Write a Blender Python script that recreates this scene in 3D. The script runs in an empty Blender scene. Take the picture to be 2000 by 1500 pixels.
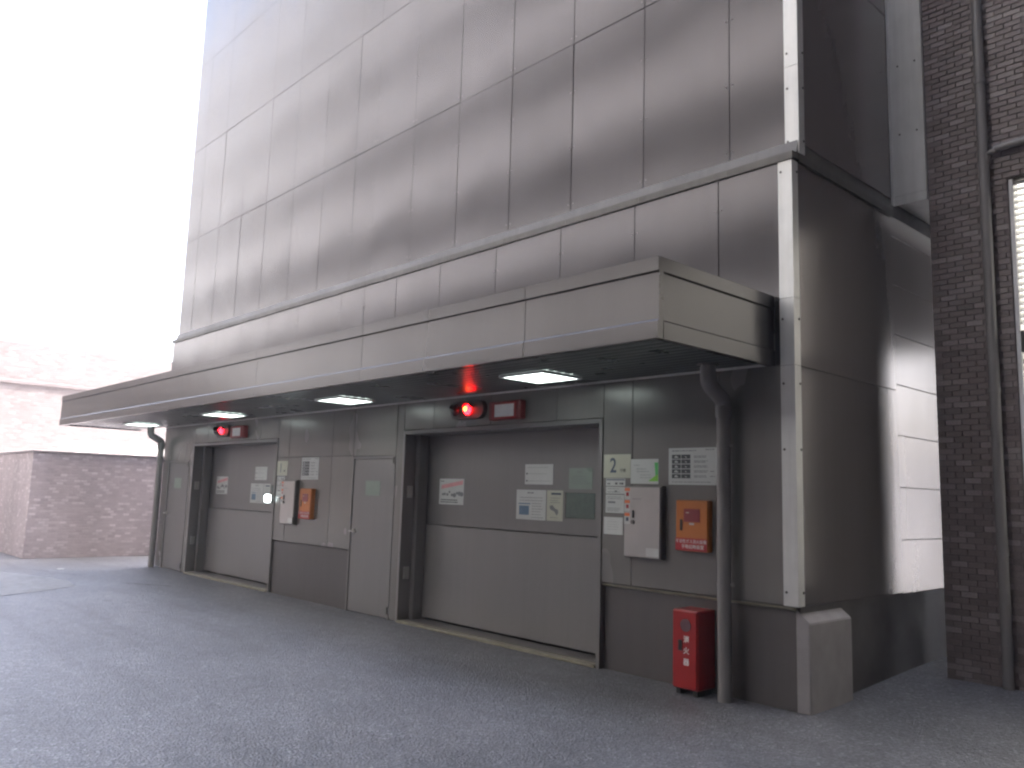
import bpy, bmesh, math, random
from mathutils import Matrix, Vector
random.seed(7)
sc = bpy.context.scene
COL = sc.collection

# ------------------------------------------------------------------ camera
cam_data = bpy.data.cameras.new('camera')
cam = bpy.data.objects.new('camera', cam_data); COL.objects.link(cam)
right = Vector((0.67938, 0.73318, 0.02986)); down = Vector((-0.07763, 0.11228, -0.99064)); fwd = Vector((-0.72967, 0.67070, 0.13320))
m = Matrix((right, -down, -fwd)).transposed().to_4x4()
m.translation = Vector((3.0856, -5.7282, 1.5))
cam.matrix_world = m
cam_data.sensor_width = 36; cam_data.lens = 28.98; cam_data.clip_end = 2000; cam_data.clip_start = 0.05
sc.camera = cam
# ------------------------------------------------------------------ light
SUN_TO = Vector((0.22, 0.50, 0.84)).normalized()      # direction towards the sun
world = bpy.data.worlds.new('World'); sc.world = world; world.use_nodes = True
wn = world.node_tree.nodes; wl = world.node_tree.links
sky = wn.new('ShaderNodeTexSky'); sky.sky_type = 'NISHITA'; sky.sun_disc = False
sky.sun_elevation = math.asin(SUN_TO.z); sky.sun_rotation = math.atan2(SUN_TO.x, SUN_TO.y)
sky.air_density = 0.8; sky.dust_density = 5.0; sky.ozone_density = 0.4
wl.new(sky.outputs[0], wn['Background'].inputs[0]); wn['Background'].inputs[1].default_value = 0.15
sun_d = bpy.data.lights.new('sun', 'SUN'); sun_d.energy = 2.0; sun_d.angle = math.radians(4); sun_d.color = (1, 0.97, 0.93)
sun = bpy.data.objects.new('sun', sun_d); COL.objects.link(sun)
sun.rotation_euler = SUN_TO.to_track_quat('Z', 'Y').to_euler()
sc.view_settings.view_transform = 'Standard'; sc.view_settings.look = 'None'
sc.view_settings.exposure = 3.6; sc.view_settings.gamma = 1.0; sc.view_settings.use_curve_mapping = False
sc.cycles.filter_width = 2.3
sc.cycles.max_bounces = 8; sc.cycles.sample_clamp_indirect = 0.6

# ------------------------------------------------------------------ materials
MATS = {}
def nodes_of(name):
    mt = bpy.data.materials.new(name); mt.use_nodes = True
    nt = mt.node_tree
    return mt, nt, nt.nodes['Principled BSDF']
def setp(b, **k):
    for a, v in k.items():
        b.inputs[a.replace('_', ' ')].default_value = v
def coords(nt, scale=(1, 1, 1)):
    tc = nt.nodes.new('ShaderNodeNewGeometry'); mp = nt.nodes.new('ShaderNodeMapping')
    mp.inputs['Scale'].default_value = scale
    nt.links.new(tc.outputs['Position'], mp.inputs[0]); return mp.outputs[0]
def noise(nt, vec, scale, detail=3, rough=0.55):
    n = nt.nodes.new('ShaderNodeTexNoise'); n.inputs['Scale'].default_value = scale
    n.inputs['Detail'].default_value = detail; n.inputs['Roughness'].default_value = rough
    nt.links.new(vec, n.inputs['Vector']); return n.outputs['Fac']
def ramp(nt, fac, stops):
    r = nt.nodes.new('ShaderNodeValToRGB'); e = r.color_ramp.elements
    while len(e) < len(stops): e.new(0.5)
    for el, (p, c) in zip(e, stops):
        el.position = p; el.color = (c[0], c[1], c[2], 1)
    nt.links.new(fac, r.inputs[0]); return r.outputs[0]
def maprange(nt, fac, a, b, c, d):
    r = nt.nodes.new('ShaderNodeMapRange')
    for i, v in enumerate((a, b, c, d)): r.inputs[1 + i].default_value = v
    nt.links.new(fac, r.inputs[0]); return r.outputs[0]
def mixc(nt, fac, a, b, mode='MULTIPLY'):
    x = nt.nodes.new('ShaderNodeMix'); x.data_type = 'RGBA'; x.blend_type = mode
    if isinstance(fac, float): x.inputs[0].default_value = fac
    else: nt.links.new(fac, x.inputs[0])
    for s, v in ((6, a), (7, b)):
        if isinstance(v, tuple): x.inputs[s].default_value = (*v, 1)
        else: nt.links.new(v, x.inputs[s])
    return x.outputs[2]
def bump(nt, fac, strength, dist, normal=None):
    b = nt.nodes.new('ShaderNodeBump'); b.inputs['Strength'].default_value = strength; b.inputs['Distance'].default_value = dist
    nt.links.new(fac, b.inputs['Height'])
    if normal: nt.links.new(normal, b.inputs['Normal'])
    return b.outputs[0]
def simple(name, col, rough=0.5, metal=0.0, var=0.12, vscale=6.0, spec=0.5, streak=0.0):
    """painted / metal surface with faint mottling, a little roughness variation and rain streaks"""
    if name in MATS: return MATS[name]
    mt, nt, b = nodes_of(name)
    setp(b, Metallic=metal); b.inputs['Specular IOR Level'].default_value = spec
    v = coords(nt)
    n = noise(nt, v, vscale, 4)
    lo = tuple(c * (1 - var) for c in col); hi = tuple(min(1, c * (1 + var)) for c in col)
    c = ramp(nt, n, [(0.3, lo), (0.7, hi)])
    if streak > 0:
        s = noise(nt, coords(nt, (9, 9, 0.35)), 1.6, 5, 0.65)
        c = mixc(nt, 1.0, c, ramp(nt, s, [(0.35, (1 - streak,) * 3), (0.62, (1, 1, 1))]))
    nt.links.new(c, b.inputs['Base Color'])
    nt.links.new(maprange(nt, noise(nt, v, 2.3, 3), 0.3, 0.7, rough * 0.85, min(1, rough * 1.18)), b.inputs['Roughness'])
    MATS[name] = mt; return mt
def cladding(name, col, rough, metal, wav=0.012, streak=0.1):
    """coated steel sheet: object-to-object tint, long rain streaks, slight oil-canning"""
    mt, nt, b = nodes_of(name)
    setp(b, Metallic=metal)
    oi = nt.nodes.new('ShaderNodeObjectInfo')
    base = ramp(nt, oi.outputs['Random'], [(0, tuple(c * 0.93 for c in col)), (1, tuple(c * 1.07 for c in col))])
    s = noise(nt, coords(nt, (8, 8, 0.3)), 1.5, 6, 0.65)
    base = mixc(nt, 1.0, base, ramp(nt, s, [(0.32, (1 - streak,) * 3), (0.6, (1, 1, 1))]))
    d = noise(nt, coords(nt), 45, 3)
    base = mixc(nt, 1.0, base, ramp(nt, d, [(0.3, (0.97, 0.97, 0.97)), (0.65, (1, 1, 1))]))
    nt.links.new(base, b.inputs['Base Color'])
    n = noise(nt, coords(nt, (1, 1, 0.6)), 1.4, 3)
    nt.links.new(maprange(nt, n, 0.3, 0.7, rough * 0.93, rough * 1.08), b.inputs['Roughness'])
    if wav > 0:
        w = noise(nt, coords(nt), 1.25, 0)
        nt.links.new(bump(nt, w, 1.0, wav), b.inputs['Normal'])
    MATS[name] = mt; return mt
def emit(name, col, strength):
    mt, nt, b = nodes_of(name)
    b.inputs['Base Color'].default_value = (0.8, 0.8, 0.8, 1)
    b.inputs['Emission Color'].default_value = (*col, 1); b.inputs['Emission Strength'].default_value = strength
    MATS[name] = mt; return mt

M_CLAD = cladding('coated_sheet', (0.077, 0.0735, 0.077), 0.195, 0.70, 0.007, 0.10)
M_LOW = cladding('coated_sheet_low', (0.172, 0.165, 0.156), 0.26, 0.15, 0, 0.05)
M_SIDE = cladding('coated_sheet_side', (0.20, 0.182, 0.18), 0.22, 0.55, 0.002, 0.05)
M_DOOR = cladding('coated_sheet_door', (0.175, 0.167, 0.165), 0.34, 0.15, 0.0015, 0.06)
M_CANOPY = cladding('coated_sheet_canopy', (0.071, 0.0675, 0.068), 0.25, 0.6, 0.0015, 0.06)
M_PLINTH = cladding('coated_sheet_plinth', (0.10, 0.092, 0.09), 0.4, 0.3, 0, 0.08)
M_CORE = simple('dark_core', (0.075, 0.07, 0.07), 0.8)
M_TRIM = simple('galvanised_trim', (0.62, 0.62, 0.60), 0.38, 0.35, 0.06, 5, streak=0.12)
M_BAND = simple('band_flashing', (0.075, 0.07, 0.062), 0.45, 0.2, 0.1, 5, streak=0.2)
M_SOFF = simple('soffit_paint', (0.075, 0.085, 0.08), 0.3, 0.1, 0.06)
M_SCREW = simple('screw_dark', (0.06, 0.055, 0.05), 0.5, 0.6)
M_RIVET = simple('rivet_metal', (0.13, 0.12, 0.12), 0.4, 0.6)
M_PIPE = simple('pipe_plastic', (0.20, 0.19, 0.187), 0.22, 0.0, 0.06)
M_STEEL = simple('stainless', (0.40, 0.385, 0.37), 0.32, 0.7, 0.05)
M_STEELD = simple('stainless_edge', (0.16, 0.155, 0.15), 0.35, 0.8)
M_ORANGE = simple('orange_paint', (0.42, 0.125, 0.016), 0.4, 0, 0.05)
M_RED = simple('red_paint', (0.30, 0.006, 0.007), 0.35, 0, 0.08)
M_REDL = simple('red_label', (0.33, 0.01, 0.017), 0.5, 0, 0.05)
M_DKRED = simple('dark_red_box', (0.2, 0.015, 0.018), 0.4)
M_BLACK = simple('black_plastic', (0.02, 0.02, 0.021), 0.4)
M_DKGL = simple('dark_lens', (0.03, 0.03, 0.035), 0.1)
M_WINR = simple('red_tinted_pane', (0.22, 0.035, 0.045), 0.12)
M_PAPER = simple('paper', (0.52, 0.53, 0.51), 0.6, 0, 0.04)
M_PAPERY = simple('paper_cream', (0.45, 0.45, 0.36), 0.6, 0, 0.04)
M_PAPERG = simple('paper_green', (0.2, 0.25, 0.21), 0.3, 0, 0.05)
M_POUCH = simple('clear_pouch', (0.09, 0.125, 0.11), 0.15, 0, 0.12, 25)
M_INK = simple('ink_dark', (0.022, 0.025, 0.03), 0.6)
M_INKM = simple('ink_mid', (0.17, 0.175, 0.18), 0.6)
M_INKL = simple('ink_light', (0.3, 0.32, 0.31), 0.6)
M_NAVY = simple('ink_navy', (0.03, 0.05, 0.09), 0.5)
M_BLUEQ = simple('ink_blue', (0.10, 0.17, 0.25), 0.5)
M_PINK = simple('ink_pink', (0.62, 0.28, 0.29), 0.6)
M_OLBL = simple('ink_orange', (0.65, 0.16, 0.05), 0.5)
M_GRN = simple('ink_green', (0.06, 0.42, 0.09), 0.5)
M_LIME = simple('ink_lime', (0.2, 0.5, 0.05), 0.5)
M_WHITE = simple('white_paint', (0.78, 0.78, 0.77), 0.5, 0, 0.05)
M_SILL = simple('sill_metal', (0.24, 0.225, 0.17), 0.45, 0.3, 0.2, 8)
M_LAMP = emit('lamp_panel', (0.86, 1.0, 0.95), 0.55)
M_REDLIT = emit('red_lens_lit', (1.0, 0.003, 0.006), 3.5)
M_REDCORE = emit('red_bulb', (1.0, 0.16, 0.02), 1.5)
M_REDLIT1 = emit('red_lens_lit_far', (1.0, 0.008, 0.02), 1.2)
M_BEACON = emit('white_beacon', (0.85, 1.0, 1.0), 1.2)

def brick_tex(name, cols, mortar, pw, ph, axis, bumpd=0.004, grime=0.25):
    """tile facing seen from afar: running-bond tiles with recessed joints"""
    mt, nt, b = nodes_of(name)
    g = nt.nodes.new('ShaderNodeNewGeometry'); sp = nt.nodes.new('ShaderNodeSeparateXYZ'); cb = nt.nodes.new('ShaderNodeCombineXYZ')
    nt.links.new(g.outputs['Position'], sp.inputs[0])
    ad = nt.nodes.new('ShaderNodeMath'); ad.operation = 'ADD'
    nt.links.new(sp.outputs[0], ad.inputs[0]); nt.links.new(sp.outputs[1], ad.inputs[1])
    nt.links.new(ad.outputs[0], cb.inputs[0]); nt.links.new(sp.outputs[2], cb.inputs[1])
    br = nt.nodes.new('ShaderNodeTexBrick'); br.offset = 0.5
    nt.links.new(cb.outputs[0], br.inputs[0])
    br.inputs['Scale'].default_value = 1.0; br.inputs['Brick Width'].default_value = pw; br.inputs['Row Height'].default_value = ph
    br.inputs['Mortar Size'].default_value = ph * 0.09; br.inputs['Mortar Smooth'].default_value = 0.2; br.inputs['Bias'].default_value = 0.0
    br.inputs['Color1'].default_value = (0, 0, 0, 1); br.inputs['Color2'].default_value = (1, 1, 1, 1); br.inputs['Mortar'].default_value = (0.5, 0.5, 0.5, 1)
    tile = ramp(nt, br.outputs['Color'], [(i / (len(cols) - 1), c) for i, c in enumerate(cols)])
    col = mixc(nt, br.outputs['Fac'], tile, mortar, 'MIX')
    s = noise(nt, coords(nt, (1, 1, 0.4)), 0.9, 5, 0.6)
    col = mixc(nt, 1.0, col, ramp(nt, s, [(0.3, (1 - grime,) * 3), (0.65, (1, 1, 1))]))
    nt.links.new(col, b.inputs['Base Color']); setp(b, Roughness=0.6)
    inv = maprange(nt, br.outputs['Fac'], 0, 1, 1, 0)
    nt.links.new(bump(nt, inv, 0.8, bumpd), b.inputs['Normal'])
    MATS[name] = mt; return mt
M_TILEFAR = brick_tex('far_tile_wall', [(0.42, 0.35, 0.355), (0.52, 0.44, 0.445), (0.46, 0.385, 0.39), (0.68, 0.6, 0.6)], (0.46, 0.4, 0.4), 0.125, 0.055, 1, 0.006, 0.3)
M_TILEPALE = brick_tex('pale_tile_wall', [(0.135, 0.113, 0.116), (0.18, 0.157, 0.16), (0.155, 0.134, 0.137), (0.24, 0.218, 0.22)], (0.17, 0.15, 0.15), 0.16, 0.06, 1, grime=0.15)
M_TILEFILL = brick_tex('tile_wall_far_part', [(0.085, 0.065, 0.063), (0.12, 0.095, 0.092), (0.105, 0.083, 0.082), (0.19, 0.16, 0.15)], (0.065, 0.055, 0.054), 0.135, 0.05, 0)

def tile_mat():
    mt, nt, b = nodes_of('wall_tile')
    g = nt.nodes.new('ShaderNodeNewGeometry'); oi = nt.nodes.new('ShaderNodeObjectInfo')
    a = nt.nodes.new('ShaderNodeMath'); a.operation = 'ADD'
    nt.links.new(g.outputs['Random Per Island'], a.inputs[0]); nt.links.new(oi.outputs['Random'], a.inputs[1])
    f = nt.nodes.new('ShaderNodeMath'); f.operation = 'FRACT'; nt.links.new(a.outputs[0], f.inputs[0])
    c = ramp(nt, f.outputs[0], [(0, (0.14, 0.108, 0.106)), (0.35, (0.175, 0.137, 0.134)), (0.72, (0.195, 0.159, 0.155)), (0.88, (0.25, 0.213, 0.203)), (1.0, (0.295, 0.258, 0.243))])
    n = noise(nt, coords(nt), 60, 4)
    c = mixc(nt, 1.0, c, ramp(nt, n, [(0.3, (0.75, 0.75, 0.75)), (0.7, (1.05, 1.05, 1.05))]))
    nt.links.new(c, b.inputs['Base Color']); setp(b, Roughness=0.42)
    nt.links.new(bump(nt, n, 0.25, 0.003), b.inputs['Normal'])
    return mt
M_TILE = tile_mat()
M_MORTAR = simple('tile_joint', (0.145, 0.121, 0.118), 0.9)

def asphalt():
    mt, nt, b = nodes_of('asphalt')
    v = coords(nt)
    vo = nt.nodes.new('ShaderNodeTexVoronoi'); vo.inputs['Scale'].default_value = 62; nt.links.new(v, vo.inputs['Vector'])
    stone = ramp(nt, vo.outputs['Color'], [(0.0, (0.055, 0.059, 0.070)), (0.45, (0.105, 0.111, 0.129)), (0.8, (0.18, 0.187, 0.208)), (1.0, (0.36, 0.365, 0.385))])
    big = noise(nt, v, 0.55, 5, 0.6); mid = noise(nt, v, 6, 5, 0.65)
    c = mixc(nt, 1.0, stone, ramp(nt, big, [(0.3, (0.66, 0.67, 0.68)), (0.5, (0.95, 0.95, 0.95)), (0.7, (1.15, 1.15, 1.15))]))
    c = mixc(nt, 1.0, c, ramp(nt, mid, [(0.32, (0.78, 0.78, 0.78)), (0.62, (1.08, 1.08, 1.08))]))
    tyre = noise(nt, coords(nt, (0.22, 2.2, 1)), 1.0, 4, 0.6)
    c = mixc(nt, 1.0, c, ramp(nt, tyre, [(0.33, (0.7, 0.7, 0.7)), (0.48, (1, 1, 1))]))
    oil = noise(nt, v, 1.7, 3, 0.5)
    c = mixc(nt, 1.0, c, ramp(nt, oil, [(0.26, (0.45, 0.45, 0.46)), (0.33, (1, 1, 1))]))
    nt.links.new(c, b.inputs['Base Color']); setp(b, Roughness=0.42); b.inputs['Specular IOR Level'].default_value = 0.9
    fine = noise(nt, v, 38, 4, 0.7)
    n1 = bump(nt, vo.outputs['Distance'], 0.8, 0.012)
    n2 = bump(nt, fine, 0.7, 0.016, n1)
    nt.links.new(n2, b.inputs['Normal'])
    return mt
M_ASPH = asphalt()
M_PATCH = simple('pale_patch', (0.165, 0.17, 0.182), 0.75, 0, 0.25, 9)
M_CRACK = simple('crack_dark', (0.02, 0.02, 0.022), 0.9)

# ------------------------------------------------------------------ helpers
def wloc(o):
    v = Vector((0, 0, 0))
    while o is not None: v += o.location; o = o.parent
    return v
def link(name, me, mat, parent=None, label=None, cat=None, group=None, kind=None):
    o = bpy.data.objects.new(name, me)
    if mat is not None and not me.materials: me.materials.append(mat)
    COL.objects.link(o)
    if parent is not None: o.parent = parent
    if label: o['label'] = label
    if cat: o['category'] = cat
    if group: o['group'] = group
    if kind: o['kind'] = kind
    return o
def build(name, bm, mat, parent=None, smooth=False, **tags):
    """bm is in world coordinates; the object gets its origin at the bottom centre of its bounds"""
    vs = [v.co for v in bm.verts]
    c = Vector(((min(v.x for v in vs) + max(v.x for v in vs)) / 2, (min(v.y for v in vs) + max(v.y for v in vs)) / 2, min(v.z for v in vs)))
    bmesh.ops.translate(bm, verts=bm.verts, vec=-c)
    bmesh.ops.recalc_face_normals(bm, faces=bm.faces)
    me = bpy.data.meshes.new(name); bm.to_mesh(me); bm.free()
    if smooth:
        for p in me.polygons: p.use_smooth = True
        me.set_sharp_from_angle(angle=math.radians(40))
    o = link(name, me, mat, parent, **tags)
    o.location = c - (wloc(parent) if parent is not None else Vector((0, 0, 0)))
    return o
def thing(name, loc, label, cat, group=None):
    o = bpy.data.objects.new(name, None); COL.objects.link(o); o.location = loc; o.empty_display_size = 0.2
    o['label'] = label; o['category'] = cat
    if group: o['group'] = group
    return o
def part_empty(name, loc, parent):
    o = bpy.data.objects.new(name, None); COL.objects.link(o); o.parent = parent; o.location = Vector(loc) - wloc(parent); o.empty_display_size = 0.1
    return o
def abox(bm, x0, x1, y0, y1, z0, z1, bev=0.0):
    r = bmesh.ops.create_cube(bm, size=1.0)
    for v in r['verts']:
        v.co = Vector(((x0 + x1) / 2 + v.co.x * (x1 - x0), (y0 + y1) / 2 + v.co.y * (y1 - y0), (z0 + z1) / 2 + v.co.z * (z1 - z0)))
    if bev > 0:
        es = list({e for v in r['verts'] for e in v.link_edges})
        bmesh.ops.bevel(bm, geom=es, offset=bev, segments=1, affect='EDGES')
def box(name, x0, x1, y0, y1, z0, z1, mat, parent=None, bev=0.0, **t):
    bm = bmesh.new(); abox(bm, x0, x1, y0, y1, z0, z1, bev); return build(name, bm, mat, parent, **t)
def acyl(bm, p0, p1, r, seg=20, r2=None):
    p0, p1 = Vector(p0), Vector(p1); d = p1 - p0
    mt = Matrix.Translation((p0 + p1) / 2) @ d.to_track_quat('Z', 'Y').to_matrix().to_4x4()
    bmesh.ops.create_cone(bm, cap_ends=True, segments=seg, radius1=r, radius2=r if r2 is None else r2, depth=d.length, matrix=mt)
def cyl(name, p0, p1, r, mat, parent=None, seg=20, r2=None, **t):
    bm = bmesh.new(); acyl(bm, p0, p1, r, seg, r2); return build(name, bm, mat, parent, smooth=True, **t)
def tube(bm, pts, r, seg=20):
    pts = [Vector(p) for p in pts]; rings = []
    for i, p in enumerate(pts):
        t = (pts[min(i + 1, len(pts) - 1)] - pts[max(i - 1, 0)]).normalized()
        a = Vector((1, 0, 0)) if abs(t.x) < 0.9 else Vector((0, 1, 0))
        u = t.cross(a).normalized(); w = t.cross(u)
        rings.append([bm.verts.new(p + (u * math.cos(k * 2 * math.pi / seg) + w * math.sin(k * 2 * math.pi / seg)) * r) for k in range(seg)])
    for a, b in zip(rings, rings[1:]):
        for k in range(seg): bm.faces.new((a[k], a[(k + 1) % seg], b[(k + 1) % seg], b[k]))
    bm.faces.new(rings[0]); bm.faces.new(rings[-1])
def prism(bm, poly, axis, a, b):
    """extrude a polygon in the other two axes along axis from a to b"""
    def P(u, v, t): return {'x': (t, u, v), 'y': (u, t, v), 'z': (u, v, t)}[axis]
    A = [bm.verts.new(P(u, v, a)) for u, v in poly]; B = [bm.verts.new(P(u, v, b)) for u, v in poly]
    n = len(poly); bm.faces.new(A); bm.faces.new(B[::-1])
    for i in range(n): bm.faces.new((A[i], A[(i + 1) % n], B[(i + 1) % n], B[i]))
def text(name, body, x, y, z, size, mat, parent, bold=0.0, sx=1.0):
    cu = bpy.data.curves.new(name, 'FONT'); cu.body = body; cu.size = size; cu.align_x = 'CENTER'; cu.align_y = 'CENTER'; cu.offset = bold; cu.resolution_u = 3; cu.extrude = 0.0004
    tmp = bpy.data.objects.new('tmp', cu); COL.objects.link(tmp)
    dg = bpy.context.evaluated_depsgraph_get(); dg.update()
    me = bpy.data.meshes.new_from_object(tmp.evaluated_get(dg)); bpy.data.objects.remove(tmp); bpy.data.curves.remove(cu)
    me.transform(Matrix.Translation((x, y, z)) @ Matrix.Rotation(math.radians(90), 4, 'X') @ Matrix.Diagonal((sx, 1, 1, 1)))
    bm = bmesh.new(); bm.from_mesh(me); bpy.data.meshes.remove(me)
    if not bm.verts: bm.free(); return None
    return build(name, bm, mat, parent)

# ------------------------------------------------------------------ ground
def axis_lines(dense, far):
    return sorted(set(dense) | set(far))
gx = axis_lines([i * 0.5 for i in range(-60, 41)], [-600, -300, -150, -80, -50, 40, 80, 150, 300, 600])
gy = axis_lines([i * 0.5 for i in range(-40, 41)], [-600, -300, -150, -80, -40, 40, 80, 150, 300, 600])
def gz(x, y):
    a = max(0.0, min(1.0, (y - 0.3) / 2.0)) * max(0.0, min(1.0, (x + 1.2) / 0.8))
    return 0.10 * a
bm = bmesh.new()
G = [[bm.verts.new((x, y, gz(x, y))) for y in gy] for x in gx]
for i in range(len(gx) - 1):
    for j in range(len(gy) - 1):
        bm.faces.new((G[i][j], G[i + 1][j], G[i + 1][j + 1], G[i][j + 1]))
me = bpy.data.meshes.new('ground'); bm.to_mesh(me); bm.free()
ground = link('ground', me, M_ASPH, kind='structure')
for p in me.polygons: p.use_smooth = True
def sheet(name, pts, z, mat):
    bm = bmesh.new(); vs = [bm.verts.new((x, y, z)) for x, y in pts]; bm.faces.new(vs)
    me = bpy.data.meshes.new(name); bm.to_mesh(me); bm.free()
    return link(name, me, mat, ground)
sheet('pale_patch', [(-10.2, -2.0), (-10.9, -1.95), (-12.0, -2.2), (-13.6, -2.9), (-14.2, -4.6), (-11.5, -4.8), (-9.4, -3.3), (-9.7, -2.6)], 0.004, M_PATCH)  # paler patch on the asphalt
rr = random.Random(3)
def crack(p0, p1, w):
    n = 14; L = []; R = []
    for i in range(n + 1):
        t = i / n; x = p0[0] + (p1[0] - p0[0]) * t + rr.uniform(-.03, .03); y = p0[1] + (p1[1] - p0[1]) * t + rr.uniform(-.03, .03)
        ww = w * (0.25 + rr.random()) * math.sin(math.pi * min(1, max(0.05, t)))
        L.append((x, y + ww)); R.append((x, y - ww))
    sheet('crack', L + R[::-1], 0.005, M_CRACK)
crack((-10.4, -1.5), (-9.4, -0.75), 0.022); crack((-12.8, -0.6), (-11.9, -0.2), 0.015); crack((-13.2, -2.1), (-11.4, -1.5), 0.012)

bm = bmesh.new(); prism(bm, [(-12.82, -1.60), (-12.74, -1.62), (-12.70, -1.54), (-12.76, -1.50), (-12.83, -1.53)], 'z', 0.003, 0.012)
build('paper_scrap', bm, M_PAPER, label='small white scrap of litter on the asphalt near the low wall', cat='litter')

# ------------------------------------------------------------------ parking tower
TL, TR = -12.72, 0.0                 # left and right ends of the facade
PITCH = 6.3                          # the two lift bays repeat at this distance
Z_PL, Z_BAND = 0.75, 4.17
tower = thing('parking_tower', (-6.36, 0.0, 0), 'tall grey metal-clad car parking tower with two lift doors under a long canopy', 'building')
GAP = 0.0020
def panel(x0, x1, z0, z1, y=0.0, mat=M_CLAD, name='cladding_panel'):
    return box(name, x0 + GAP, x1 - GAP, y, y + 0.03, z0 + GAP, z1 - GAP, mat, tower, 0.003)
# cores behind the sheets
box('wall_core', TL + 0.02, TR - 0.02, 0.45, 9.0, 0.0, 2.3, M_CORE, tower)
box('wall_core', TL + 0.02, TR - 0.02, 0.022, 9.0, 2.30, 4.19, M_CORE, tower)
box('wall_core', TL + 0.05, TR - 0.005, 0.105, 9.0, 4.19, 17.1, M_CORE, tower)
doors = [(-5.02, -1.89), (-5.02 - PITCH, -1.89 - PITCH)]
pdoors = [(-6.12, -5.17), (-6.12 - PITCH, -5.17 - PITCH)]
for a, b in ((-1.89, TR - 0.02), (-8.19, -5.02), (TL + 0.02, -11.32)):
    box('wall_core', a, b, 0.07, 0.45, 0.0, 2.30, M_CORE, tower)
    box('wall_core', a + 0.001, b - 0.001, 0.024, 0.07, 0.76, 2.30, M_CORE, tower)
# upper facade: sheets 1.82 m high, joints mirrored about the middle
half = [-0.60, -1.52, -2.44, -3.37, -4.30, -5.22, -6.10]
xj = sorted({TR, TL} | set(half) | {TL - h for h in half})
rows = [4.33 + 1.82 * k for k in range(8)]
for k in range(7):
    for a, b in zip(xj, xj[1:]):
        o = panel(a, b, rows[k], rows[k + 1], 0.08)
        o.rotation_euler = (random.uniform(-.0022, .0022), 0, random.uniform(-.003, .003))   # sheets never hang perfectly true
# lower facade between canopy and band, and beneath the canopy
lj = [-0.66, -1.55, -2.49, -3.46, -4.45, -5.34, -6.07, -6.65, -7.85, -8.79, -9.76, -10.75, -11.64]
ljx = sorted({TR, TL} | set(lj))
for a, b in zip(ljx, ljx[1:]): panel(a, b, 2.80, Z_BAND)
def cut(a, b, z0, z1, mat=M_LOW):
    xs = [a] + [x for x in ljx if a + 0.05 < x < b - 0.05] + [b]
    for p, q in zip(xs, xs[1:]): panel(p, q, z0, z1, 0.0, mat)
cut(-1.89, TR, Z_PL, 2.80)
for a, b in doors: cut(a, b, 2.225, 2.80)
for a, b in pdoors: panel(a, b, 1.93, 2.80, 0, M_LOW); panel(b, b + 0.15, 0.01, 2.80, 0, M_LOW)
for a, b, in ((-8.19, -6.12),): cut(a, b, Z_PL, 1.94); cut(a, b, 1.94, 2.80)
panel(TL, -12.42, 0.01, 1.94, 0, M_LOW); panel(TL, -12.42, 1.94, 2.80, 0, M_LOW)
# plinth
def plinth(a, b):
    box('plinth', a, b, 0.05, 0.10, 0.0, 0.735, M_PLINTH, tower, 0.003)
    bm = bmesh.new(); prism(bm, [(0.012, 0.728), (0.048, 0.715), (0.048, 0.735), (0.012, 0.742)], 'x', a, b)
    build('plinth_flashing', bm, M_SILL, tower)
plinth(-1.887, -0.045); 
box('plinth', -8.187, -6.123, 0.022, 0.08, 0.0, 0.738, M_PLINTH, tower, 0.003)
box('plinth', -0.10, -0.05, 0.101, 6.0, 0.0, 0.735, M_PLINTH, tower, 0.003)
# corner guard block with sloped top
bm = bmesh.new(); prism(bm, [(-0.049, 0.0), (0.062, 0.0), (0.062, 0.635), (-0.049, 0.722)], 'y', 0.047, 0.71)
bmesh.ops.bevel(bm, geom=bm.edges[:], offset=0.006, segments=2, affect='EDGES')
build('corner_guard', bm, simple('guard_paint', (0.27, 0.255, 0.255), 0.5, 0.1), tower)
# band flashing round the set-back
bm = bmesh.new(); prof = [(0.085, 4.185), (0.085, 4.345), (0.072, 4.345), (0.045, 4.235), (-0.02, 4.228), (-0.02, 4.168), (0.0, 4.168), (0.0, 4.18)]
prism(bm, prof, 'x', TL - 0.02, TR + 0.02); build('band_flashing', bm, M_BAND, tower)
for x in [j for j in xj if TL < j < TR]:
    box('band_joint_cover', x - 0.03, x + 0.03, -0.024, -0.0205, 4.172, 4.226, M_BAND, tower)
bm = bmesh.new(); prism(bm, [(0.0, 4.17), (0.022, 4.17), (0.022, 4.228), (0.012, 4.345), (0.0, 4.345)], 'y', 0.086, 1.84); build('band_flashing', bm, M_BAND, tower)
# side wall: big sheets in front, narrow siding behind
def spanel(y0, y1, z0, z1, x=0.0, name='cladding_panel'):
    return box(name, x - 0.03, x, y0 + GAP, y1 - GAP, z0 + GAP, z1 - GAP, M_SIDE, tower, 0.003)
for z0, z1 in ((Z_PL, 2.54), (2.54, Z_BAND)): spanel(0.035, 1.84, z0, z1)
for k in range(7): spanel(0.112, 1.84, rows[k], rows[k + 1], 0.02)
for k in range(22): spanel(1.85, 8.0, 0.74 + k * 0.465, 0.74 + (k + 1) * 0.465, -0.008, 'siding_board')
# left side wall
for k, (z0, z1) in enumerate([(0.01, 2.54), (2.54, Z_BAND)] + [(rows[i], rows[i + 1]) for i in range(7)]):
    o = box('cladding_panel', TL - (0.005 if k > 1 else 0.03), TL - (0.035 if k > 1 else 0.06) + 0.06, 0.115, 8.0, z0 + GAP, z1 - GAP, M_SIDE, tower, 0.003)
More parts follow.
